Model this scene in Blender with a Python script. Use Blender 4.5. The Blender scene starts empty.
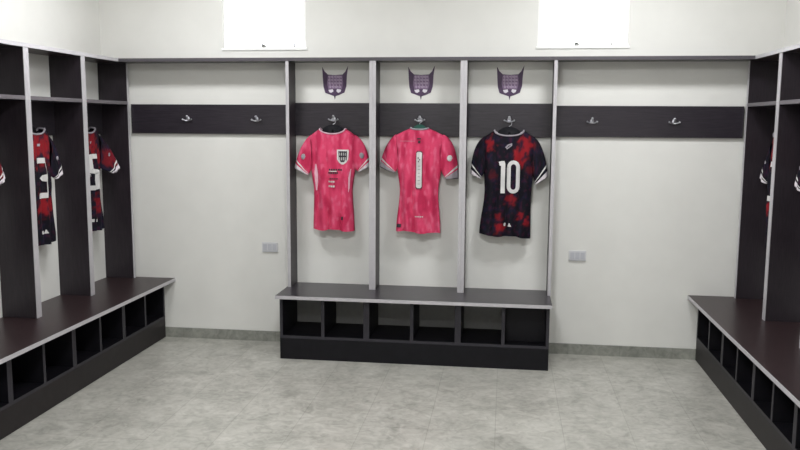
import bpy, bmesh, math, random
from mathutils import Vector, Matrix, noise
random.seed(4)
PI = math.pi
sc = bpy.context.scene
COL = sc.collection

# ------------------------------------------------------------------ camera
F_PX, CAM = 794.46, (0.5861, -5.4186, 1.5739)
yaw, pitch, roll = 0.1323, -0.1286, 0.0064
r0 = Vector((math.cos(yaw), math.sin(yaw), 0)); f0 = Vector((-math.sin(yaw), math.cos(yaw), 0)); u0 = Vector((0, 0, 1))
f1 = f0*math.cos(pitch) + u0*math.sin(pitch); u1 = -f0*math.sin(pitch) + u0*math.cos(pitch)
r2 = r0*math.cos(roll) + u1*math.sin(roll); u2 = -r0*math.sin(roll) + u1*math.cos(roll)
cd = bpy.data.cameras.new('camera'); cam = bpy.data.objects.new('camera', cd); COL.objects.link(cam)
cd.sensor_width = 36; cd.lens = F_PX/800*36; cd.clip_start = .05
M = Matrix((r2, u2, -f1)).transposed().to_4x4(); M.translation = CAM
cam.matrix_world = M
sc.camera = cam

# ------------------------------------------------------------------ light
wd = bpy.data.worlds.new('daylight'); sc.world = wd; wd.use_nodes = True
wn = wd.node_tree.nodes['Background']
wn.inputs[0].default_value = (.93, .96, 1, 1); wn.inputs[1].default_value = 5.0
FIXTURES = [(-1.25, -1.15, 10, 'near the back wall on the left'), (1.25, -1.15, 11.5, 'near the back wall on the right'),
            (0.1, -3.3, 26, 'in the middle of the room'), (0.0, -5.4, 14, 'at the rear of the room')]
CEIL = 2.9
for fx, fy, pw, _ in FIXTURES:
    ld = bpy.data.lights.new('ceiling_lamp_light', 'AREA'); ld.shape = 'RECTANGLE'; ld.size = .5; ld.size_y = .28
    ld.energy = pw; ld.color = (.962, .985, 1)
    lo = bpy.data.objects.new('ceiling_lamp_light', ld); COL.objects.link(lo); lo.location = (fx, fy, CEIL-.062)
vs = sc.view_settings
vs.view_transform = 'Standard'; vs.look = 'None'; vs.gamma = 1; vs.use_curve_mapping = False
vs.exposure = 1.1

# ------------------------------------------------------------------ materials
def srgb(r, g, b):
    f = lambda c: (c/255/12.92) if c/255 <= .04045 else ((c/255+.055)/1.055)**2.4
    return (f(r), f(g), f(b), 1)

def mat(name, col, rough=.5, metal=0, spec=.5, noise_amt=0, scale=30, bump=0, stretch=None, col2=None):
    m = bpy.data.materials.new(name); m.use_nodes = True
    nt = m.node_tree; b = nt.nodes['Principled BSDF']
    b.inputs['Base Color'].default_value = col; b.inputs['Roughness'].default_value = rough
    b.inputs['Metallic'].default_value = metal; b.inputs['Specular IOR Level'].default_value = spec
    if noise_amt or bump or col2:
        tc = nt.nodes.new('ShaderNodeTexCoord'); mp = nt.nodes.new('ShaderNodeMapping')
        nz = nt.nodes.new('ShaderNodeTexNoise'); nz.inputs['Scale'].default_value = scale; nz.inputs['Detail'].default_value = 5
        if stretch: mp.inputs['Scale'].default_value = stretch
        nt.links.new(tc.outputs['Object'], mp.inputs[0]); nt.links.new(mp.outputs[0], nz.inputs['Vector'])
        cr = nt.nodes.new('ShaderNodeValToRGB')
        c2 = col2 or tuple(min(1, c*(1+noise_amt)) for c in col[:3])+(1,)
        c1 = col if col2 else tuple(c*(1-noise_amt) for c in col[:3])+(1,)
        cr.color_ramp.elements[0].position = .35; cr.color_ramp.elements[1].position = .65
        cr.color_ramp.elements[0].color = c1; cr.color_ramp.elements[1].color = c2
        nt.links.new(nz.outputs[0], cr.inputs[0]); nt.links.new(cr.outputs[0], b.inputs['Base Color'])
        if bump:
            bp = nt.nodes.new('ShaderNodeBump'); bp.inputs['Strength'].default_value = bump; bp.inputs['Distance'].default_value = .004
            nt.links.new(nz.outputs[0], bp.inputs['Height']); nt.links.new(bp.outputs[0], b.inputs['Normal'])
    return m

m_wall = mat('painted_plaster', srgb(223, 222, 218), .75, noise_amt=.015, scale=6, bump=.05)
m_ceil = mat('ceiling_paint', srgb(235, 234, 230), .8, noise_amt=.01, scale=5)
m_wenge = mat('wenge_laminate', srgb(33, 27, 33), .42, col2=srgb(44, 37, 43), scale=14, stretch=(12, 12, .8), bump=.04)
m_wenge_x = mat('wenge_laminate_along_wall', srgb(37, 33, 40), .3, col2=srgb(50, 45, 52), scale=14, stretch=(.8, 12, 12), bump=.04)
m_wenge_y = mat('wenge_laminate_along_room', srgb(35, 22, 25), .3, col2=srgb(48, 33, 36), scale=14, stretch=(12, .8, 12), bump=.04)
m_wenge_s = mat('reddish_wenge_laminate', srgb(36, 24, 26), .36, col2=srgb(48, 34, 36), scale=14, stretch=(.8, 12, 12), bump=.04)
m_black_s = mat('dark_brown_laminate', srgb(36, 32, 33), .5, spec=.3, noise_amt=.12, scale=20)
m_black = mat('black_laminate', srgb(18, 17, 22), .5, spec=.22, noise_amt=.15, scale=20)
m_edge = mat('silver_edge_band', srgb(186, 183, 187), .4, metal=.15, noise_amt=.03)
m_edge_g = mat('grey_edge_band', srgb(98, 93, 98), .45, noise_amt=.04)
m_edge_d = mat('dark_edge_band', srgb(50, 48, 54), .5, spec=.3, noise_amt=.04)
m_back = mat('shaded_wall_grey', srgb(150, 149, 147), .6, noise_amt=.04)  # grey stands in for white wall lying in shade inside the cubbies
m_edge_t = mat('shaded_edge_band', srgb(74, 70, 76), .45, noise_amt=.04)  # same band as on the side boards, its shade put into the colour
m_chrome = mat('chrome', srgb(190, 190, 196), .32, metal=1, noise_amt=.01)
m_hang = mat('black_plastic', srgb(16, 16, 22), .7, spec=.25, noise_amt=.05)
m_hang_g = mat('green_plastic', srgb(34, 78, 68), .6, spec=.3, noise_amt=.05)
m_plate = mat('socket_plastic', srgb(205, 205, 208), .4, noise_amt=.01)
m_plate_g = mat('socket_grey_plastic', srgb(186, 187, 194), .45, noise_amt=.01)
m_frame = mat('white_aluminium', srgb(240, 240, 238), .4, noise_amt=.005)
m_latch = mat('grey_metal', srgb(120, 120, 118), .4, metal=.4, noise_amt=.02)
m_white = mat('white_print', srgb(205, 203, 202), .6, noise_amt=.03)
m_cuff = mat('white_knit', srgb(205, 198, 204), .8, noise_amt=.04, scale=60)
m_collar_g = mat('grey_knit', srgb(150, 144, 152), .8, noise_amt=.04, scale=60)
m_darkp = mat('dark_print', srgb(40, 30, 42), .6, noise_amt=.05)
m_darkknit = mat('navy_knit', srgb(26, 24, 40), .85, noise_amt=.1, scale=60)
m_crest = mat('purple_vinyl', srgb(70, 46, 80), .5, noise_amt=.12, scale=25)
m_crest_m = mat('mauve_vinyl', srgb(122, 98, 130), .5, noise_amt=.14, scale=60)
m_crest_l = mat('lilac_vinyl', srgb(164, 144, 170), .5, noise_amt=.08, scale=40)
m_crest_w = mat('white_vinyl', srgb(215, 210, 218), .5, noise_amt=.03)

def tile_mat(name, c1, c2, c3, rough, grout, off=(0, 0)):
    m = bpy.data.materials.new(name); m.use_nodes = True
    nt = m.node_tree; b = nt.nodes['Principled BSDF']; N = nt.nodes.new; Lk = nt.links.new
    tc = N('ShaderNodeTexCoord')
    n1 = N('ShaderNodeTexNoise'); n1.inputs['Scale'].default_value = 4.5; n1.inputs['Detail'].default_value = 8; n1.inputs['Roughness'].default_value = .62; n1.inputs['Distortion'].default_value = .8
    n2 = N('ShaderNodeTexNoise'); n2.inputs['Scale'].default_value = 17; n2.inputs['Detail'].default_value = 6; n2.inputs['Distortion'].default_value = 1.5
    Lk(tc.outputs['Object'], n1.inputs['Vector']); Lk(tc.outputs['Object'], n2.inputs['Vector'])
    cr = N('ShaderNodeValToRGB'); e = cr.color_ramp.elements
    e[0].position = .34; e[0].color = c1; e[1].position = .66; e[1].color = c3
    k = e.new(.5); k.color = c2
    mx0 = N('ShaderNodeMath'); mx0.operation = 'MULTIPLY_ADD'; mx0.inputs[1].default_value = .45; 
    mb = N('ShaderNodeMath'); mb.operation = 'MULTIPLY'; mb.inputs[1].default_value = .55
    Lk(n1.outputs[0], mb.inputs[0]); Lk(n2.outputs[0], mx0.inputs[0]); Lk(mb.outputs[0], mx0.inputs[2]); Lk(mx0.outputs[0], cr.inputs[0])
    mp = N('ShaderNodeMapping'); mp.inputs['Location'].default_value = (off[0], off[1], 0)
    br = N('ShaderNodeTexBrick'); br.offset = 0; br.squash = 1
    br.inputs['Scale'].default_value = 1; br.inputs['Brick Width'].default_value = .345; br.inputs['Row Height'].default_value = .345
    br.inputs['Mortar Size'].default_value = .003; br.inputs['Mortar Smooth'].default_value = .3
    br.inputs['Color1'].default_value = (.93, .93, .93, 1); br.inputs['Color2'].default_value = (1, 1, 1, 1); br.inputs['Mortar'].default_value = grout
    Lk(tc.outputs['Object'], mp.inputs[0]); Lk(mp.outputs[0], br.inputs['Vector'])
    mx = N('ShaderNodeMix'); mx.data_type = 'RGBA'; mx.blend_type = 'MULTIPLY'; mx.inputs[0].default_value = 1
    Lk(cr.outputs[0], mx.inputs[6]); Lk(br.outputs[0], mx.inputs[7]); Lk(mx.outputs[2], b.inputs['Base Color'])
    b.inputs['Roughness'].default_value = rough
    bp = N('ShaderNodeBump'); bp.inputs['Strength'].default_value = .25; bp.inputs['Distance'].default_value = .002; bp.invert = True
    Lk(br.outputs['Fac'], bp.inputs['Height']); Lk(bp.outputs[0], b.inputs['Normal'])
    return m
m_floor = tile_mat('marbled_floor_tile', srgb(140, 139, 132), srgb(168, 166, 159), srgb(188, 186, 179), .3, (.80, .80, .79, 1), (-.216+.345*20, 1.15+.345*20))
m_skirt = tile_mat('marbled_skirting_tile', srgb(110, 112, 106), srgb(140, 141, 134), srgb(160, 160, 152), .4, (.8, .8, .8, 1))

def glass_mat():
    m = bpy.data.materials.new('window_glass'); m.use_nodes = True
    b = m.node_tree.nodes['Principled BSDF']
    b.inputs['Transmission Weight'].default_value = 1; b.inputs['Roughness'].default_value = 0.0; b.inputs['IOR'].default_value = 1.02
    return m
m_glass = glass_mat()
def lamp_mat():
    m = bpy.data.materials.new('lamp_diffuser'); m.use_nodes = True
    b = m.node_tree.nodes['Principled BSDF']
    b.inputs['Emission Color'].default_value = (1, .985, .955, 1); b.inputs['Emission Strength'].default_value = 6
    return m
m_lamp = lamp_mat()

def cloth_mat(name, rough=.85):
    m = bpy.data.materials.new(name); m.use_nodes = True
    nt = m.node_tree; b = nt.nodes['Principled BSDF']; N = nt.nodes.new; Lk = nt.links.new
    at = N('ShaderNodeAttribute'); at.attribute_name = 'pattern'
    tc = N('ShaderNodeTexCoord'); nz = N('ShaderNodeTexNoise'); nz.inputs['Scale'].default_value = 90
    Lk(tc.outputs['Object'], nz.inputs['Vector'])
    cr = N('ShaderNodeValToRGB'); cr.color_ramp.elements[0].color = (.85, .85, .85, 1); cr.color_ramp.elements[1].color = (1, 1, 1, 1)
    Lk(nz.outputs[0], cr.inputs[0])
    mx = N('ShaderNodeMix'); mx.data_type = 'RGBA'; mx.blend_type = 'MULTIPLY'; mx.inputs[0].default_value = 1
    Lk(at.outputs['Color'], mx.inputs[6]); Lk(cr.outputs[0], mx.inputs[7]); Lk(mx.outputs[2], b.inputs['Base Color'])
    b.inputs['Roughness'].default_value = rough
    b.inputs['Specular IOR Level'].default_value = .2
    return m
m_cloth = cloth_mat('printed_jersey_cloth')

# ------------------------------------------------------------------ helpers
def link_mesh(name, bm, m, parent=None, smooth=False, recalc=True):
    if recalc: bmesh.ops.recalc_face_normals(bm, faces=bm.faces[:])
    me = bpy.data.meshes.new(name); bm.to_mesh(me); bm.free()
    for mm in (m if isinstance(m, (list, tuple)) else [m]): me.materials.append(mm)
    if smooth:
        for p in me.polygons: p.use_smooth = True
    o = bpy.data.objects.new(name, me); COL.objects.link(o)
    if parent: o.parent = parent
    return o
def box(bm, x0, x1, y0, y1, z0, z1, bev=0, mi=0):
    r = bmesh.ops.create_cube(bm, size=1, matrix=Matrix.Translation(((x0+x1)/2, (y0+y1)/2, (z0+z1)/2)) @ Matrix.Diagonal((abs(x1-x0), abs(y1-y0), abs(z1-z0), 1)))
    vs_ = r['verts']
    fs = {f for v in vs_ for f in v.link_faces}
    for f in fs: f.material_index = mi
    if bev:
        es = {e for v in vs_ for e in v.link_edges}
        bmesh.ops.bevel(bm, geom=list(es), offset=bev, segments=2, affect='EDGES', profile=.7)
def bx(name, m, parent, *a, bev=.0015):
    bm = bmesh.new(); box(bm, *a, bev=bev); return link_mesh(name, bm, m, parent)
def tube(bm, pts, rad, seg=8, flat=1.0):
    pts = [Vector(p) for p in pts]; rings = []
    for i, p in enumerate(pts):
        t = (pts[min(i+1, len(pts)-1)] - pts[max(i-1, 0)]).normalized()
        a = Vector((0, 1, 0)) if abs(t.y) < .9 else Vector((1, 0, 0))
        n = t.cross(a).normalized(); b = t.cross(n).normalized()
        r = rad[i] if isinstance(rad, (list, tuple)) else rad
        rings.append([bm.verts.new(p + n*math.cos(2*PI*k/seg)*r + b*math.sin(2*PI*k/seg)*r*flat) for k in range(seg)])
    for i in range(len(rings)-1):
        for k in range(seg):
            bm.faces.new((rings[i][k], rings[i][(k+1) % seg], rings[i+1][(k+1) % seg], rings[i+1][k]))
    bm.faces.new(rings[0][::-1]); bm.faces.new(rings[-1])
def ball(bm, c, r, sx=1, sy=1, sz=1):
    bmesh.ops.create_uvsphere(bm, u_segments=14, v_segments=10, radius=r, matrix=Matrix.Translation(c) @ Matrix.Diagonal((sx, sy, sz, 1)))
def thing(name, label, cat, loc=(0, 0, 0), rz=0, group=None):
    o = bpy.data.objects.new(name, None); COL.objects.link(o); o.empty_display_size = .1
    o.location = loc; o.rotation_euler = (0, 0, rz); o['label'] = label; o['category'] = cat
    if group: o['group'] = group
    return o
def tag(o, label, cat, group=None):
    o['label'] = label; o['category'] = cat
    if group: o['group'] = group
    return o
def struct(name, bm, m):
    o = link_mesh(name, bm, m); o['kind'] = 'structure'; return o
def copy_tree(o, parent=None):
    c = o.copy(); COL.objects.link(c)
    if parent: c.parent = parent
    for ch in list(o.children): copy_tree(ch, c)
    return c

# ------------------------------------------------------------------ room
L, R, YB = -2.286, 2.313, -6.6
DPC, DBC = .176, .462          # centre uprights / bench depth
DP, DB = .217, .506            # side uprights / bench depth
HB, HT, HS = .440, 1.996, 1.707
TT = .022
bm = bmesh.new(); box(bm, L-.15, R+.15, YB-.15, .2, -.1, 0); struct('floor', bm, m_floor)
bm = bmesh.new(); box(bm, L-.15, R+.15, YB-.15, .2, CEIL, CEIL+.1); struct('ceiling', bm, m_ceil)
bm = bmesh.new(); box(bm, L-.15, L, YB-.15, .2, 0, CEIL); struct('wall_left', bm, m_wall)
bm = bmesh.new(); box(bm, R, R+.15, YB-.15, .2, 0, CEIL); struct('wall_right', bm, m_wall)
bm = bmesh.new(); box(bm, L, R, YB-.15, YB, 0, CEIL); struct('wall_front', bm, m_wall)
WIN = [(-1.384, -.792), (.771, 1.354)]; WZ0, WZ1 = 2.072, 2.62
bm = bmesh.new()
box(bm, L, R, 0, .2, 0, WZ0); box(bm, L, R, 0, .2, WZ1, CEIL)
for a, b in [(L, WIN[0][0]), (WIN[0][1], WIN[1][0]), (WIN[1][1], R)]: box(bm, a, b, 0, .2, WZ0, WZ1)
struct('wall_back', bm, m_wall)
for i, (a, b) in enumerate(WIN):
    w = bpy.data.objects.new('window_%d' % (i+1), None); COL.objects.link(w); w['kind'] = 'structure'; w.location = ((a+b)/2, 0, WZ0)
    h = (b-a)/2; H = WZ1-WZ0; fw = .022
    bm = bmesh.new()
    y0, y1 = .02, .07
    box(bm, -h, h, y0, y1, 0, fw, .002); box(bm, -h, h, y0, y1, H-fw, H, .002)
    box(bm, -h, -h+fw, y0, y1, fw, H-fw, .002); box(bm, h-fw, h, y0, y1, fw, H-fw, .002)
    link_mesh('window_frame', bm, m_frame, w)
    bm = bmesh.new()     # sill lip that stands a little proud of the plaster
    box(bm, -h-.008, h+.008, -.008, .02, -.012, .004, .002)
    link_mesh('window_sill', bm, m_frame, w)
    bx('pane', m_glass, w, -h+fw-.004, h-fw+.004, .043, .047, fw-.004, H-fw+.004, bev=0)
    lx = -1.096-(a+b)/2 if i == 0 else 1.026-(a+b)/2
    bm = bmesh.new(); box(bm, lx-.013, lx+.013, .008, .022, .014, .028, .002); tube(bm, [(lx, .012, .022), (lx-.006, .004, .03), (lx-.012, .0, .046)], .0045)
    link_mesh('latch', bm, m_latch, w, True)
    lx2 = -.877-(a+b)/2 if i == 0 else 1.249-(a+b)/2
    bm = bmesh.new(); box(bm, lx2-.004, lx2+.004, .01, .022, .016, .04, .0015)
    link_mesh('latch_stop', bm, m_latch, w)
# skirting tiles
bm = bmesh.new(); box(bm, L, R, -.011, 0, 0, .074, .001); o = struct('baseboard_back', bm, m_skirt)
bm = bmesh.new(); box(bm, L, L+.011, YB, -.011, 0, .074, .001); struct('baseboard_left', bm, m_skirt)
bm = bmesh.new(); box(bm, R-.011, R, YB, -.011, 0, .074, .001); struct('baseboard_right', bm, m_skirt)
# ceiling lamps
for fx, fy, pw, where in FIXTURES:
    t = thing('ceiling_lamp', 'flat white rectangular ceiling lamp ' + where, 'lamp', (fx, fy, CEIL), 0, 'ceiling lamps')
    bm = bmesh.new(); box(bm, -.28, .28, -.17, .17, -.05, 0, .004); link_mesh('housing', bm, m_frame, t)
    bx('diffuser', m_lamp, t, -.255, .255, -.145, .145, -.056, -.0501)

# ------------------------------------------------------------------ coat hook (a part of a rail)
def hook_bm():
    bm = bmesh.new()
    ball(bm, (0, -.003, 0), .017, 1, .3, 1.25)
    tube(bm, [(0, -.004, .006), (0, -.015, .006), (0, -.024, .013), (0, -.028, .02)], [.006, .0055, .005, .005])
    ball(bm, (0, -.029, .022), .0115)
    pts = [(-.040+.080*k/12, -.008-.016*abs((k-6)/6)**1.5, -.016+.012*abs((k-6)/6)**2) for k in range(13)]
    tube(bm, pts, [.0055]*13)
    ball(bm, pts[0], .008); ball(bm, pts[-1], .008)
    return bm
hook_proto = None
def put_hook(parent, x, y, z, rz=0):
    global hook_proto
    if hook_proto is None:
        hook_proto = link_mesh('coat_hook', hook_bm(), m_chrome, parent, True); o = hook_proto
    else:
        o = hook_proto.copy(); COL.objects.link(o); o.parent = parent
    o.location = (x, y, z); o.rotation_euler = (0, 0, rz); o.scale = (.8, .8, .8); return o

# ------------------------------------------------------------------ top boards
Z0, Z1 = HT-TT, HT
t = thing('top_board', 'long dark top board with grey edge running along the whole back wall', 'shelf', (0, 0, Z0), 0, 'top boards over the lockers')
bx('board', m_wenge_x, t, L+DP-.0005, R-DP+.0005, -DPC, -.0005, 0, TT)
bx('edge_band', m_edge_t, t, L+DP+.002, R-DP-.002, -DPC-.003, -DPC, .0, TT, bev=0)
YL = -2.48
for side in (-1, 1):
    nm = 'left' if side < 0 else 'right'
    t = thing('top_board', 'dark top board with light grey edge above the %s wall bays' % nm, 'shelf', (0, 0, Z0), 0, 'top boards over the lockers')
    wx, fx = (L, L+DP) if side < 0 else (R, R-DP)
    bx('board', m_wenge_y, t, min(wx, fx), max(wx, fx), YL, -.0005, 0, TT)
    bx('edge_band', m_edge, t, min(fx, fx-side*.003), max(fx, fx-side*.003), YL, -DPC-.003, 0, TT, bev=0)

# ------------------------------------------------------------------ locker bays
ET = .004
def bay(w, depth, pt, rail, shelf, label, loc, rz, group, hook=True, top=Z0-.0005, mm=(m_wenge, m_wenge_x), edge=m_edge, hookdx=0):
    """local: x across 0..w, y from 0 (wall) to -depth, z from bench top"""
    t = thing('locker_bay', label, 'locker', loc, rz, group)
    h = top-HB-.0005
    for s in (0, 1):
        xa = 0 if s == 0 else w-pt
        p = bx('side_panel', mm[0], t, xa+.0003, xa+pt-.0003, -depth+ET, -.0005, 0, h, bev=.0008)
        bm = bmesh.new(); box(bm, xa+.0003, xa+pt-.0003, -depth, -depth+ET, 0, h, .0008)
        link_mesh('edge_band', bm, edge, p)
    r = bx('hook_rail', mm[1], t, pt, w-pt, -.02, -.0005, rail[0]-HB, rail[1]-HB)
    if hook: put_hook(r, w/2+hookdx, -.0205, 1.593-HB)
    if shelf:
        s_ = bx('shelf', mm[1], t, pt, w-pt, -depth+ET, -.0005, shelf-TT-HB, shelf-HB)
        bx('edge_band', m_edge_g, s_, pt, w-pt, -depth+.001, -depth+ET, shelf-TT-HB, shelf-HB, bev=0)
    return t
cb = [-.891, -.300, .300, .898]
for i, wh in enumerate(['left', 'middle', 'right']):
    lab = ['open back wall bay with front-facing pink jersey, left one of three', 'middle bay of the back wall, holding the pink number 1 jersey', 'open back wall bay holding the dark number 10 jersey'][i]
    bay(cb[i+1]-cb[i], DPC, .0225, (1.478, 1.702), None, lab, (cb[i], 0, HB+.0005), 0, 'bays of the middle locker')
mY = -.035; PB = .604
left_lab = ['left wall bay next to the back wall corner', 'second left wall bay from the corner, holding the jersey with large white number',
            'left wall bay cut by the left edge of the photo', 'left wall bay nearest the viewer']
right_lab = ['right wall bay next to the back wall corner', 'second right wall bay from the corner, at the right edge of the photo',
             'third right wall bay from the corner', 'right wall bay nearest the viewer']
m_side = (m_wenge, m_wenge_x)
for i in range(4):
    # left wall: local -y must look to +x  -> rotate +90 deg: local x -> +y
    y_lo = mY-(i+1)*PB
    bay(PB, DP, .024, (1.478, 1.70), HS, left_lab[i], (L, y_lo, HB+.0005), PI/2, 'bays of the left wall locker', hookdx=-.045)
    bay(PB, DP, .024, (1.478, 1.70), HS, right_lab[i], (R, mY-i*PB, HB+.0005), -PI/2, 'bays of the right wall locker', hookdx=-.02)

# hook rails on the open wall either side of the middle locker
for (xa, xb, hs, lab) in [(L+DP+.004, cb[0]-.002, (-1.644, -1.142), 'dark wall rail with two chrome coat hooks left of the middle locker'),
                          (cb[3]+.002, R-DP-.004, (1.139, 1.660), 'dark wall rail with two chrome coat hooks right of the middle locker')]:
    t = thing('hook_rail', lab, 'coat rack', ((xa+xb)/2, 0, 1.485), 0, 'wall rails with hooks')
    h = (xb-xa)/2; b = bx('board', m_wenge_x, t, -h, h, -.02, -.0005, 0, .204)
    for hx in hs: put_hook(t, hx-(xa+xb)/2, -.0205, .103)

# ------------------------------------------------------------------ benches
def bench(label, loc, rz, xa, xb, box_a, box_b, depth, setb, bounds, wood, closed=(), body=None):
    """local x along the wall, y=0 wall, front at -depth"""
    t = thing('bench', label, 'bench', loc, rz, 'locker room benches')
    top = bx('seat_board', wood, t, xa, xb, -depth+.003, -.0005, HB-TT, HB)
    bx('edge_band', m_edge, top, xa, xb, -depth, -depth+.003, HB-TT, HB, bev=0)
    fy = -depth+setb
    bx('plinth', body or m_black, t, box_a, box_b, fy, fy+.02, 0, .142)
    b = bx('bottom_board', m_black, t, box_a, box_b, fy+.002, -.013, .1425, .160)
    bx('edge_band', m_edge_d, b, box_a, box_b, fy, fy+.002, .1425, .160, bev=0)
    zt = HB-TT-.0005
    for k in range(len(bounds)-1):
        a, c = bounds[k], bounds[k+1]; mid = (a+c)/2
        for xx, w_ in ((a, .02), (mid-.011, .022), (c-.02, .02)):
            d = bx('divider', m_black, t, xx+.0003, xx+w_-.0003, fy+.002, -.032, .1605, zt, bev=.0008)
            bx('edge_band', m_edge_d, d, xx+.0003, xx+w_-.0003, fy, fy+.002, .1605, zt, bev=0)
    b = bx('shaded_wall_panel', m_back, t, box_a, box_b, -.031, -.013, .1605, zt, bev=0)  # added sheet, carries the shaded tone of the wall behind
    for k in closed:
        a, c = bounds[k[0]], bounds[k[0]+1]; mid = (a+c)/2
        xa_, xb_ = (a+.021, mid-.0115) if k[1] == 0 else (mid+.0115, c-.021)
        bx('closing_panel', m_black, t, xa_, xb_, fy+.09, fy+.106, .161, zt-.001)
    return t
bench('dark bench with silver front edge and six cubbies under the three hanging jerseys', (0, 0, 0), 0, -.899, .893, -.884, .882, DBC, .055,
      [-.884, -.300, .300, .882], m_wenge_x, closed=[(2, 1)])
LB = 2.45
def side_bounds():
    b = [mY+.03]; b += [mY-k*PB for k in (1, 2, 3, 4)]; return b
sb = side_bounds()
bench('long dark bench with cubbies along the left wall', (L, 0, 0), PI/2, YL, -.0005, YL+.01, -.0125, DB, .084, [YL+.01]+sb[::-1][1:-1]+[-.0125], m_wenge_s, body=m_black_s)
bench('long dark bench with cubbies along the right wall', (R, 0, 0), -PI/2, .0005, -YL, .0125, -YL-.01, DB, .070, [.0125]+[-v for v in sb[1:-1]]+[-YL-.01], m_wenge_s, body=m_black_s)

# ------------------------------------------------------------------ wall sockets
for x, z, lab in [(-1.066, .687, 'white wall socket plate left of the middle bench'), (1.077, .687, 'white wall socket plate right of the middle bench')]:
    t = thing('wall_socket', lab, 'socket', (x, 0, z), 0, 'wall sockets')
    bx('face_plate', m_plate, t, -.058, .058, -.009, -.0005, -.034, .034, bev=.003)
    for sx in (-.034, 0, .034): bx('socket_module', m_plate_g, t, sx-.0145, sx+.0145, -.012, -.009, -.023, .023, bev=.001)
    bx('trim_line', m_plate_g, t, -.054, .054, -.011, -.009, -.033, -.0285, bev=.0005)

# ------------------------------------------------------------------ club crest stickers
def poly(bm, pts, y0, y1):
    va = [bm.verts.new((p[0], y0, p[1])) for p in pts]; f = bm.faces.new(va)
    r = bmesh.ops.extrude_face_region(bm, geom=[f])
    for v in r['geom']:
        if isinstance(v, bmesh.types.BMVert): v.co.y = y1
def crest(label, loc, rz):
    t = thing('crest_sticker', label, 'sticker', loc, rz, 'crest stickers')
    s = .0069/10
    P = lambda l: [((x-205)*s, (225-y)*s) for x, y in l]
    bm = bmesh.new()
    poly(bm, P([(78, 68), (84, 180), (90, 262), (108, 322), (165, 342), (196, 352), (205, 388), (214, 352), (250, 342), (303, 318), (322, 255), (328, 150), (340, 58), (312, 112), (284, 142), (205, 148), (135, 142), (103, 112)]), -.0005, -.0022)
    bmesh.ops.triangulate(bm, faces=[f for f in bm.faces if len(f.verts) > 4])
    link_mesh('shield', bm, m_crest, t)
    bm = bmesh.new(); poly(bm, P([(136, 150), (282, 150), (290, 230), (276, 284), (140, 284), (126, 230)]), -.0022, -.0026)
    link_mesh('centre_field', bm, m_crest_m, t)
    bm = bmesh.new()
    for yy, a, b in ((165, 138, 278), (196, 136, 282), (228, 138, 280), (262, 146, 272)):
        n = 5; w = (b-a)/n
        for k in range(n):
            h = 9 if (k+yy) % 2 else 11
            poly(bm, P([(a+k*w+2, yy-h), (a+(k+1)*w-4, yy-h+2), (a+(k+1)*w-2, yy+h), (a+k*w+5, yy+h-2)]), -.0022, -.003)
    for k in range(4): poly(bm, P([(150+k*32, 150), (157+k*32, 150), (162+k*32, 275), (154+k*32, 275)]), -.0022, -.0027)
    link_mesh('lettering', bm, m_crest_l, t)
    bm = bmesh.new()
    poly(bm, P([(140, 292), (185, 286), (192, 306), (170, 322), (150, 315)]), -.0022, -.003)
    poly(bm, P([(270, 290), (228, 284), (220, 304), (240, 322), (262, 312)]), -.0022, -.003)
    link_mesh('light_patch', bm, m_crest_w, t)
    return t
crest('purple club crest above the front-facing pink jersey', (-.592, 0, 1.838), 0)
crest('purple club crest above the pink number 1 jersey', (.002, 0, 1.838), 0)
crest('purple club crest above the dark number 10 jersey', (.597, 0, 1.838), 0)
crest('purple club crest on the left wall, partly behind an upright', (L, -1.0, 1.83), PI/2)

# ------------------------------------------------------------------ jerseys
def lerp(a, b, t): return a+(b-a)*t
def sm(a, b, x):
    t = max(0, min(1, (x-a)/(b-a))); return t*t*(3-2*t)
PINK, PINK_D, PINK_L = srgb(214, 68, 106), srgb(182, 36, 76), srgb(226, 112, 144)
NAVY, NAVY2, RED, PURP = srgb(18, 17, 27), srgb(24, 23, 44), srgb(140, 24, 34), srgb(62, 18, 42)
def mixc(a, b, t): return tuple(lerp(a[i], b[i], t) for i in range(3))+(1,)
def pink_pat(seed):
    def f(x, z):
        n = noise.noise(Vector((x*24+seed, z*7, seed))); n2 = noise.noise(Vector((x*50, z*22+seed, 3)))
        c = mixc(PINK, PINK_D, sm(-.05, .35, n)*.75)
        return mixc(c, PINK_L, sm(.1, .5, n2-n*.4)*.6)
    return f
def dark_pat(seed, blobs):
    def f(x, z):
        n = 1.1*noise.noise(Vector((x*30+seed, z*26, seed))); n2 = noise.noise(Vector((x*50+seed, z*50, 7)))
        c = mixc(NAVY, NAVY2, sm(0, .4, n))
        k = 0
        for bx_, bz, br, st in blobs:
            d = math.hypot((x-bx_), (z-bz)*.8)/br + n*.8 + n2*.6
            k = max(k, st*(1-sm(.45, 1.2, d)))
        c = mixc(c, RED, k)
        return mixc(c, PURP, (1-k)*.55*sm(.12, .4, n2+n*.3))
    return f

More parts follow.
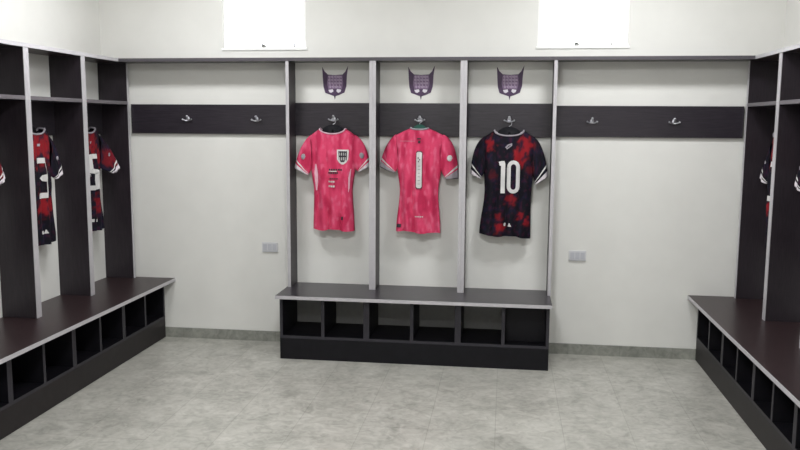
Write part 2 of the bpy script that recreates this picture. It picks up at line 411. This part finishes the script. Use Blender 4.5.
def jersey(label, loc, rz, pat, o, group):
    """origin = middle of collar line; local -y faces the viewer"""
    t = thing('jersey', label, 'jersey', loc, rz, group)
    ln, hem, wst, chest, sho, nk = o['len'], o['hem'], o['waist'], o['chest'], o['sho'], o['neck']
    cx = o.get('cx', (0, 0, 0))      # centre offset at hem, waist, chest
    seed = o['seed']
    def w(z):
        if z < -.42: return lerp(hem, wst, sm(-ln, -.42, z))
        if z < -.26: return lerp(wst, chest, sm(-.42, -.26, z))
        return lerp(chest, sho, sm(-.26, -.05, z))
    def c(z): return lerp(cx[0], cx[1], sm(-ln, -.35, z)) if z < -.35 else lerp(cx[1], cx[2], sm(-.35, 0, z))
    def depth(s, z):
        prof = max(0, 1-abs(s)**2.6)**.5
        d = lerp(.046, .030, sm(-.3, 0, z))
        if z < -.3: d = lerp(.036, .046, sm(-ln, -.3, z))
        return d*prof
    def fold(x, z):
        a = sm(-.06, -.35, z) if False else sm(.06, .35, -z)
        ph = x*78+seed*2+math.sin(z*6+seed)*1.2; v = .0135*(1-2*abs(math.sin(ph/2))**.8)*(.3+.7*a)
        v += .0045*math.sin(x*98+seed+z*6)*a
        v += .0035*noise.noise(Vector((x*18+seed, z*12, seed)))*2
        return v
    def yf(x, z):
        s = max(-1, min(1, (x-c(z))/w(z)))
        return -depth(s, z) + fold(x, z)*(1-abs(s)**4)
    def yb(x, z):
        s = max(-1, min(1, (x-c(z))/w(z)))
        return depth(s, z)*.7 + .4*fold(x+.3, z)*(1-abs(s)**4)
    def ztop(x, front):
        ax = abs(x)
        if ax >= nk: return -.052*((ax-nk)/(sho-nk))**1.15
        sc_ = o['scoop_f'] if front else o['scoop_b']
        return -sc_*math.sqrt(max(0, 1-(ax/nk)**2))
    NU, NV = 56, 64
    us = [math.sin(PI/2*(-1+2*i/NU))*.35+(-1+2*i/NU)*.65 for i in range(NU+1)]
    # snap two columns on the neck corners
    for sgn in (-1, 1):
        j = min(range(NU+1), key=lambda i: abs(us[i]*sho-sgn*nk)); us[j] = sgn*nk/sho
    jn = [i for i in range(NU+1) if abs(us[i]*sho) < nk-1e-6]
    bm = bmesh.new(); lay = bm.loops.layers.color.new('pattern') if False else None
    cols = {}
    def grid(front):
        g = []
        for i, s in enumerate(us):
            col = []
            zt = ztop(s*sho, front)
            zh = -ln + o.get('hemtilt', 0)*s + .006*math.sin(s*5+seed)
            for k in range(NV+1):
                tt = k/NV; z = lerp(zh, zt, tt)
                x = c(z)*(1-sm(.75, 1, tt)) + s*lerp(w(z), sho, sm(.85, 1, tt))
                y = (yf if front else yb)(x, z)
                if abs(s) > .999: y = 0.004
                if k == NV and i not in jn: y = 0.002
                col.append((x, y, z))
            g.append(col)
        return g
    gf, gb = grid(True), grid(False)
    vf = [[bm.verts.new(p) for p in col] for col in gf]; vb = []
    for i, col in enumerate(gb):
        row = []
        for k, p in enumerate(col):
            if i in (0, NU) or (k == NV and i not in jn): row.append(vf[i][k])
            else: row.append(bm.verts.new(p))
        vb.append(row)
    for v, flip in ((vf, False), (vb, True)):
        for i in range(NU):
            for k in range(NV):
                q = [v[i][k], v[i+1][k], v[i+1][k+1], v[i][k+1]]
                if len(set(q)) < 4: continue
                try: bm.faces.new(q[::-1] if flip else q)
                except ValueError: pass
    def fin(bm_, name, parent, m=m_cloth):
        ob = link_mesh(name, bm_, m, parent, True, False)
        at = ob.data.color_attributes.new('pattern', 'FLOAT_COLOR', 'POINT')
        for i_, v_ in enumerate(ob.data.vertices): at.data[i_].color = pat(v_.co.x, v_.co.z)
        return ob
    body = fin(bm, 'body', t)
    # sleeves
    fw_ = o.get('fwd', .012)
    for sgn, key in ((-1, 'sl'), (1, 'sr')):
        ou, inn, ctl = o[key]       # outer cuff point, inner cuff point, control of the outer edge
        A = Vector((sgn*(sho-.012), -.040)); B = Vector((sgn*(chest-.012)+c(-.25), -.265))
        ou = Vector((sgn*ou[0], ou[1])); inn = Vector((sgn*inn[0], inn[1])); ctl = Vector((sgn*ctl[0], ctl[1]))
        bms = bmesh.new(); bmc = bmesh.new(); NR, SG = 22, 28
        def ring(bm_, q, grow=0):
            po = A*(1-q)**2 + ctl*2*q*(1-q) + ou*q*q; pi = B.lerp(inn, q)
            mid = (po+pi)/2; ax = (po-pi)/2; ln_ = ax.length; an = ax/ln_
            th = lerp(.030, .024, q)
            vs_ = []
            for k in range(SG):
                a = 2*PI*k/SG; ca, sa = math.cos(a), math.sin(a)
                pt = mid + an*(ca*(ln_+grow))
                y = -fw_*q**1.4 -sa*(th+grow) + .0045*math.sin(ca*6+q*7+seed)*abs(sa)
                vs_.append(bm_.verts.new((pt.x, y, pt.y)))
            return vs_
        qc = o.get('cuffq', .90)
        rs = [ring(bms, qc*k/NR) for k in range(NR+1)]
        rc = [ring(bmc, lerp(qc-.01, 1, k/4), .0012) for k in range(5)]
        # turned-in rim of the cuff
        rin = []
        cc = sum((v.co for v in rc[-1]), Vector())/SG
        rin = [bmc.verts.new(cc+(v.co-cc)*.86+Vector((0, 0, .012))) for v in rc[-1]]
        rc.append(rin)
        for bb, rr in ((bms, rs), (bmc, rc)):
            for a_ in range(len(rr)-1):
                for k in range(SG):
                    bb.faces.new((rr[a_][k], rr[a_][(k+1) % SG], rr[a_+1][(k+1) % SG], rr[a_+1][k]))
        bmesh.ops.recalc_face_normals(bms, faces=bms.faces[:])
        s_ob = fin(bms, 'sleeve', t)
        link_mesh('cuff', bmc, o['cuff'], s_ob, True)
        if o.get('cuff2'):       # second stripe round the cuff
            bmd = bmesh.new(); rd = [ring(bmd, lerp(.80, .84, k/2), .0012) for k in range(3)]
            for a_ in range(2):
                for k in range(SG): bmd.faces.new((rd[a_][k], rd[a_][(k+1) % SG], rd[a_+1][(k+1) % SG], rd[a_+1][k]))
            link_mesh('sleeve_stripe', bmd, o['cuff2'], s_ob, True)
        if o.get('badge') and (o['badge'] in (sgn, 2)):
            bmd = bmesh.new(); q = .5
            po = A*(1-q)**2 + ctl*2*q*(1-q) + ou*q*q; pi = B.lerp(inn, q); mid = (po*.62+pi*.38)
            ball(bmd, (mid.x, -.0265-fw_*.38, mid.y), o.get('br', .019), 1, .25, 1.1)
            link_mesh('sleeve_badge', bmd, o.get('badgem', m_white), s_ob, True)
    # collar trim, follows the neck opening all round
    bm = bmesh.new(); pts = []
    for k in range(33):
        x = -nk*math.cos(PI*k/32); pts.append((x, yf(x, ztop(x, True)) if 0 < k < 32 else .002, ztop(x, True)+.002))
    for k in range(1, 32):
        x = nk*math.cos(PI*k/32); pts.append((x, yb(x, ztop(x, False)), ztop(x, False)+.002))
    pts.append(pts[0]); tube(bm, pts, o.get('cr', .0058), 6)
    link_mesh('collar', bm, o['collar'], t, True)
    # printed marks: small patches that follow the cloth
    def ribbon(bm_, path, wd_, off):
        P = []
        for a_, b_ in zip(path, path[1:]):
            n = max(1, int(math.dist(a_, b_)/.008))
            P += [(lerp(a_[0], b_[0], k/n), lerp(a_[1], b_[1], k/n)) for k in range(n)]
        P.append(path[-1]); prev = None
        for i_, p in enumerate(P):
            a_, b_ = Vector(P[max(0, i_-1)]), Vector(P[min(len(P)-1, i_+1)])
            d = (b_-a_).normalized(); n = Vector((-d.y, d.x)); row = []
            for q in (-1, -.33, .33, 1):
                X = Vector(p)+n*q*wd_/2
                row.append(bm_.verts.new((X.x, yf(X.x, X.y)-off, X.y)))
            if prev:
                for q in range(3): bm_.faces.new((prev[q], prev[q+1], row[q+1], row[q]))
            prev = row
    def patch(bm_, rows, off):
        prev = None; R_ = []
        for (z0, a0, b0), (z1, a1, b1) in zip(rows, rows[1:]):
            n = max(1, int(abs(z1-z0)/.007))
            R_ += [(lerp(z0, z1, k/n), lerp(a0, a1, k/n), lerp(b0, b1, k/n)) for k in range(n)]
        R_.append(rows[-1])
        for z, a_, b_ in R_:
            row = [bm_.verts.new((lerp(a_, b_, k/6), yf(lerp(a_, b_, k/6), z)-off, z)) for k in range(7)]
            if prev:
                for k in range(6): bm_.faces.new((prev[k], prev[k+1], row[k+1], row[k]))
            prev = row
    for name, m, kind, items, off in o['marks']:
        bm = bmesh.new()
        for it in items:
            if kind == 'r': ribbon(bm, it[0], it[1], off)
            else: patch(bm, it, off)
        link_mesh(name, bm, m, t, True)
    return t

def hanger(label, loc, rz, m, sho=.15, ps=(.5, .6)):
    t = thing('hanger', label, 'hanger', loc, rz, 'clothes hangers')
    bm = bmesh.new()
    pts = [(-sho+2*sho*k/24, .004+.0*k, -.016-.052*abs((k-12)/12)**1.3) for k in range(25)]
    tube(bm, pts, [.0105]*25, 8, .55)
    tube(bm, [(0, .004, -.02), (0, .004, .012)], [.012, .006], 8)
    tube(bm, [(-.06, .004, -.03), (0, .004, -.004), (.06, .004, -.03)], .008, 8, .5)
    pl_ = [(x_*ps[0], z_*ps[1]) for x_, z_ in [(-.082, -.070), (-.080, -.020), (-.066, .004), (-.044, .019), (-.016, .028), (.016, .028), (.044, .019), (.066, .004), (.080, -.020), (.082, -.070)]]
    poly(bm, pl_, -.004, .009)
    link_mesh('shoulder_bar', bm, m, t, True)
    bm = bmesh.new()
    pts = [(0, .004, .008), (0, .004, .03)] + [(.016*math.sin(a)*1, .004+.018*math.sin(a)*.4, .050-.018*math.cos(a)) for a in [x*PI/8 for x in range(0, 12)]]
    tube(bm, pts, .0022, 6)
    link_mesh('hook_wire', bm, m_chrome, t, True)
    return t

def circ(cx_, cz_, rx, rz_, n=18, a0=0, a1=2*PI): return [(cx_+rx*math.sin(lerp(a0, a1, k/n)), cz_+rz_*math.cos(lerp(a0, a1, k/n))) for k in range(n+1)]
SH = .675
m_pale = mat('pale_pink_print', srgb(222, 176, 192), .7, noise_amt=.06)
m_pinkknit = mat('pale_pink_knit', srgb(206, 172, 186), .8, noise_amt=.05, scale=60)
# --- jersey 1: pink, front side
mk1 = [
 ('club_crest', m_white, 'p', [[(-.140, .036, .114), (-.150, .034, .116), (-.205, .037, .113), (-.228, .050, .100), (-.240, .068, .082)]], .0035),
 ('crest_shield', m_darkp, 'p', [[(-.150, x0, x0+.009), (-.212, x0+.001, x0+.008)] for x0 in (.044, .057, .070, .083, .096)] + [[(-.152, .046, .104), (-.160, .046, .104)], [(-.180, .045, .105), (-.190, .045, .105)], [(-.212, .056, .094), (-.224, .064, .086)]], .005),
 ('sponsor_lettering', m_darkp, 'p', [[(-.270, -.018+k*.0155, -.007+k*.0155), (-.282, -.018+k*.0155, -.007+k*.0155)] for k in range(6)] + [[(-.292, -.025+k*.012, -.016+k*.012), (-.304, -.025+k*.012, -.016+k*.012)] for k in range(6)] + [[(-.334, -.022+k*.014, -.012+k*.014), (-.341, -.022+k*.014, -.012+k*.014)] for k in range(5)], .004),
 ('sponsor_text', m_white, 'p', [[(-.352, -.024+k*.0165, -.011+k*.0165), (-.363, -.024+k*.0165, -.011+k*.0165)] for k in range(3)] + [[(-.383, -.024+k*.0165, -.011+k*.0165), (-.396, -.024+k*.0165, -.011+k*.0165)] for k in range(3)] + [[(-.284, -.018, .035), (-.289, -.018, .035)]], .0045),
 ('side_panel', m_pale, 'p', [[(-.24, -.118, -.112), (-.30, -.124, -.098), (-.36, -.120, -.100), (-.42, -.114, -.106)], [(-.27, .128, .132), (-.33, .114, .126), (-.40, .112, .121), (-.43, .112, .114)]], .002),
 ('hem_logo', m_darkp, 'p', [[(-.598, .062, .078), (-.622, .060, .076)]], .003),
]
o1 = dict(len=.694, hem=.146, waist=.136, chest=.154, sho=.166, neck=.088, scoop_f=.036, scoop_b=.028, seed=1.3, cx=(.004, .0, .004),
          sl=((.270, -.270), (.174, -.318), (.236, -.105)), sr=((.258, -.255), (.18, -.292), (.246, -.09)),
          cuff=m_cuff, cuff2=m_white, collar=m_pinkknit, cr=.0048, marks=mk1, badge=2, hemtilt=-.004, badgem=m_collar_g)
JZ = 1.527
jersey('pink short-sleeved jersey shown from the front, shield crest on the chest', (-.592, -.066, JZ), 0, pink_pat(2.0), o1, 'hanging football jerseys')
hanger('black hanger holding the front-facing pink jersey', (-.592, -.066, JZ), 0, m_hang, ps=(1, 1))
m_maroon = mat('maroon_print', srgb(92, 22, 48), .6, noise_amt=.05)
# --- jersey 2: pink, back side, number 1
mk2 = [
 ('number_outline', m_maroon, 'p', [[(-.150, -.010, .018), (-.160, -.020, .028), (-.396, -.020, .028), (-.406, -.012, .020)]], .003),
 ('number', m_white, 'p', [[(-.157, -.006, .014), (-.165, -.015, .023), (-.390, -.015, .023), (-.400, -.006, .014)]], .005),
 ('number_detail', m_darkp, 'p', [[(-.192, -.006, .0), (-.202, -.006, .002)], [(-.204, .006, .012), (-.213, .005, .011)], [(-.217, -.004, .003), (-.226, -.003, .003)]] + [[(-.25-.024*k, -.004, .012), (-.252-.024*k, -.004, .012)] for k in range(6)], .0065),
 ('neck_logo', m_darkp, 'p', [[(-.066, -.012, .014), (-.074, -.014, .014)], [(-.082, -.004, .012), (-.100, -.006, .008)]], .004),
 ('hem_text', m_white, 'p', [[(-.590, -.022+k*.012, -.015+k*.012), (-.598, -.022+k*.012, -.015+k*.012)] for k in range(5)], .004),
 ('hem_logo', m_darkp, 'p', [[(-.648, -.148, -.118), (-.672, -.150, -.120)]], .0035),
 ('yoke_lines', m_collar_g, 'p', [[(-.085, -.13, -.03), (-.087, -.13, -.03)]], .003),
]
o2 = dict(len=.704, hem=.153, waist=.132, chest=.15, sho=.172, neck=.058, scoop_f=.010, scoop_b=.020, seed=4.1, cx=(-.004, .0, .0),
          sl=((.272, -.262), (.165, -.30), (.235, -.09)), sr=((.266, -.335), (.180, -.34), (.262, -.08)),
          cuff=m_collar_g, cuff2=m_white, collar=m_collar_g, marks=mk2, badge=1, hemtilt=-.006, cuffq=.88)
jersey('pink jersey shown from the back with white number 1', (.003, -.066, JZ+.008), 0, pink_pat(7.0), o2, 'hanging football jerseys')
hanger('green hanger holding the pink number 1 jersey', (.003, -.066, JZ+.012), 0, m_hang_g, ps=(.62, .75))
# --- dark jerseys
def zero(cx_, zt, zb, hw, wd_): # tall rounded 0
    r = hw
    return [(p[0], p[1]) for p in circ(cx_, zt-r*1.1, hw, r*1.1, 8, -PI/2, PI/2)] + [(p[0], p[1]) for p in circ(cx_, zb+r*1.1, hw, r*1.1, 8, PI/2, 3*PI/2)] + [(cx_-hw, zt-r*1.1)]
mk3 = [
 ('number', m_white, 'r', [([(-.060, -.218), (-.034, -.210), (-.034, -.412)], .028), (zero(.034, -.206, -.400, .030, .03), .025)], .0045),
 ('neck_logo', m_collar_g, 'r', [([(-.020, -.112), (-.004, -.094), (.022, -.086)], .010), ([(-.014, -.120), (.010, -.102), (.020, -.094)], .008)], .0035),
 ('hem_text', m_white, 'p', [[(-.612, -.020, -.010), (-.621, -.024, -.010), (-.634, -.022, -.012)], [(-.610, .012, .015), (-.634, .004, .028)]], .0045),
]
o3 = dict(len=.704, hem=.172, waist=.156, chest=.163, sho=.176, neck=.096, scoop_f=.036, scoop_b=.030, seed=6.7, cx=(-.014, .002, .002),
          sl=((.250, -.290), (.182, -.320), (.245, -.09)), sr=((.262, -.300), (.180, -.355), (.232, -.08)),
          cuff=m_cuff, cuff2=m_white, collar=m_collar_g, marks=mk3, hemtilt=-.008, cuffq=.92)
bl3 = [(-.125, -.085, .034, .9), (.115, -.095, .05, 1), (.075, -.165, .048, 1), (.02, -.455, .036, .7), (-.05, -.645, .034, .95), (-.055, -.585, .026, .7), (.085, -.565, .026, .8), (.13, -.60, .026, .9),
       (-.10, -.30, .03, .25), (.14, -.26, .03, .3)]
jersey('navy and red jersey shown from the back with white number 10', (.600, -.066, JZ-.004), 0, dark_pat(3, bl3), o3, 'hanging football jerseys')
hanger('black hanger holding the dark number 10 jersey', (.600, -.066, JZ-.006), 0, m_hang, ps=(1, 1))

three = [([(-.045, -.19), (.045, -.19), (.045, -.285), (-.005, -.295), (.045, -.305), (.045, -.40), (-.045, -.40)], .032)]
five = [([(.045, -.19), (-.045, -.19), (-.045, -.285), (.04, -.295), (.045, -.40), (-.045, -.40)], .032)]
def mk_dark(num):
    return [('number', m_white, 'r', num, .0045),
            ('neck_logo', m_collar_g, 'p', [[(-.09, -.012, .016), (-.105, -.016, .010)]], .0035),
            ('hem_text', m_white, 'p', [[(-.612, -.030, -.016), (-.632, -.030, -.016)], [(-.612, -.004, .006), (-.632, -.008, .010)], [(-.610, .024, .028), (-.634, .016, .040)]], .0045)]
blw = [(-.02, -.09, .09, .95), (.07, -.12, .07, .9), (.0, -.46, .055, 1), (.06, -.47, .05, .9)]
blw2 = [(.02, -.10, .07, .8), (.10, -.2, .05, .8), (.05, -.52, .06, .7), (.1, -.4, .04, .7), (-.1, -.15, .04, .8), (.2, -.2, .06, .6)]
def side_opt(seed, num, **k):
    d = dict(len=.70, hem=.175, waist=.132, chest=.150, sho=.172, neck=.090, scoop_f=.036, scoop_b=.026, seed=seed, cx=(.012, .0, .0), fwd=.085,
             sl=((.226, -.275), (.160, -.318), (.226, -.09)), sr=((.236, -.265), (.165, -.312), (.236, -.09)),
             cuff=m_cuff, cuff2=m_white, collar=m_collar_g, marks=mk_dark(num), hemtilt=.01, badge=2, br=.012, badgem=m_collar_g)
    d.update(k); return d
yc = [mY-PB*(i+.5) for i in range(4)]
LX, RX = L+.066, R-.066
for i, (num, bl, lab, hl) in enumerate([
        (five, blw2, 'dark red and black jersey in the left wall bay nearest the corner', 'hanger of the jersey in the left wall corner bay'),
        (three, blw, 'black and red jersey with large white number in the second left wall bay', 'hanger of the jersey with large white number on the left wall'),
        (five, blw2, 'dark jersey with white cuff cut off by the left edge of the photo', 'hanger of the jersey at the left edge of the photo')]):
    jersey(lab, (LX, yc[i]-.045, JZ-.004), PI/2, dark_pat(11+i*5, bl), side_opt(2.2+i, num, fwd=(.105, .035, .05)[i]), 'hanging football jerseys')
    hanger(hl, (LX, yc[i]-.045, JZ-.006), PI/2, m_hang)
for i, (num, bl, lab, hl) in enumerate([
        (three, blw, 'dark jersey in the right wall corner bay, mostly hidden by the silver-edged upright', 'hanger of the jersey in the right wall corner bay'),
        (five, blw2, 'dark jersey at the right edge of the photo, nearly hidden by an upright', 'hanger of the jersey at the right edge of the photo')]):
    jersey(lab, (RX, yc[i]+.02, JZ-.004), -PI/2, dark_pat(21+i*5, bl), side_opt(7.2+i, num, fwd=(.036, .03)[i]), 'hanging football jerseys')
    hanger(hl, (RX, yc[i]+.02, JZ-.006), -PI/2, m_hang)
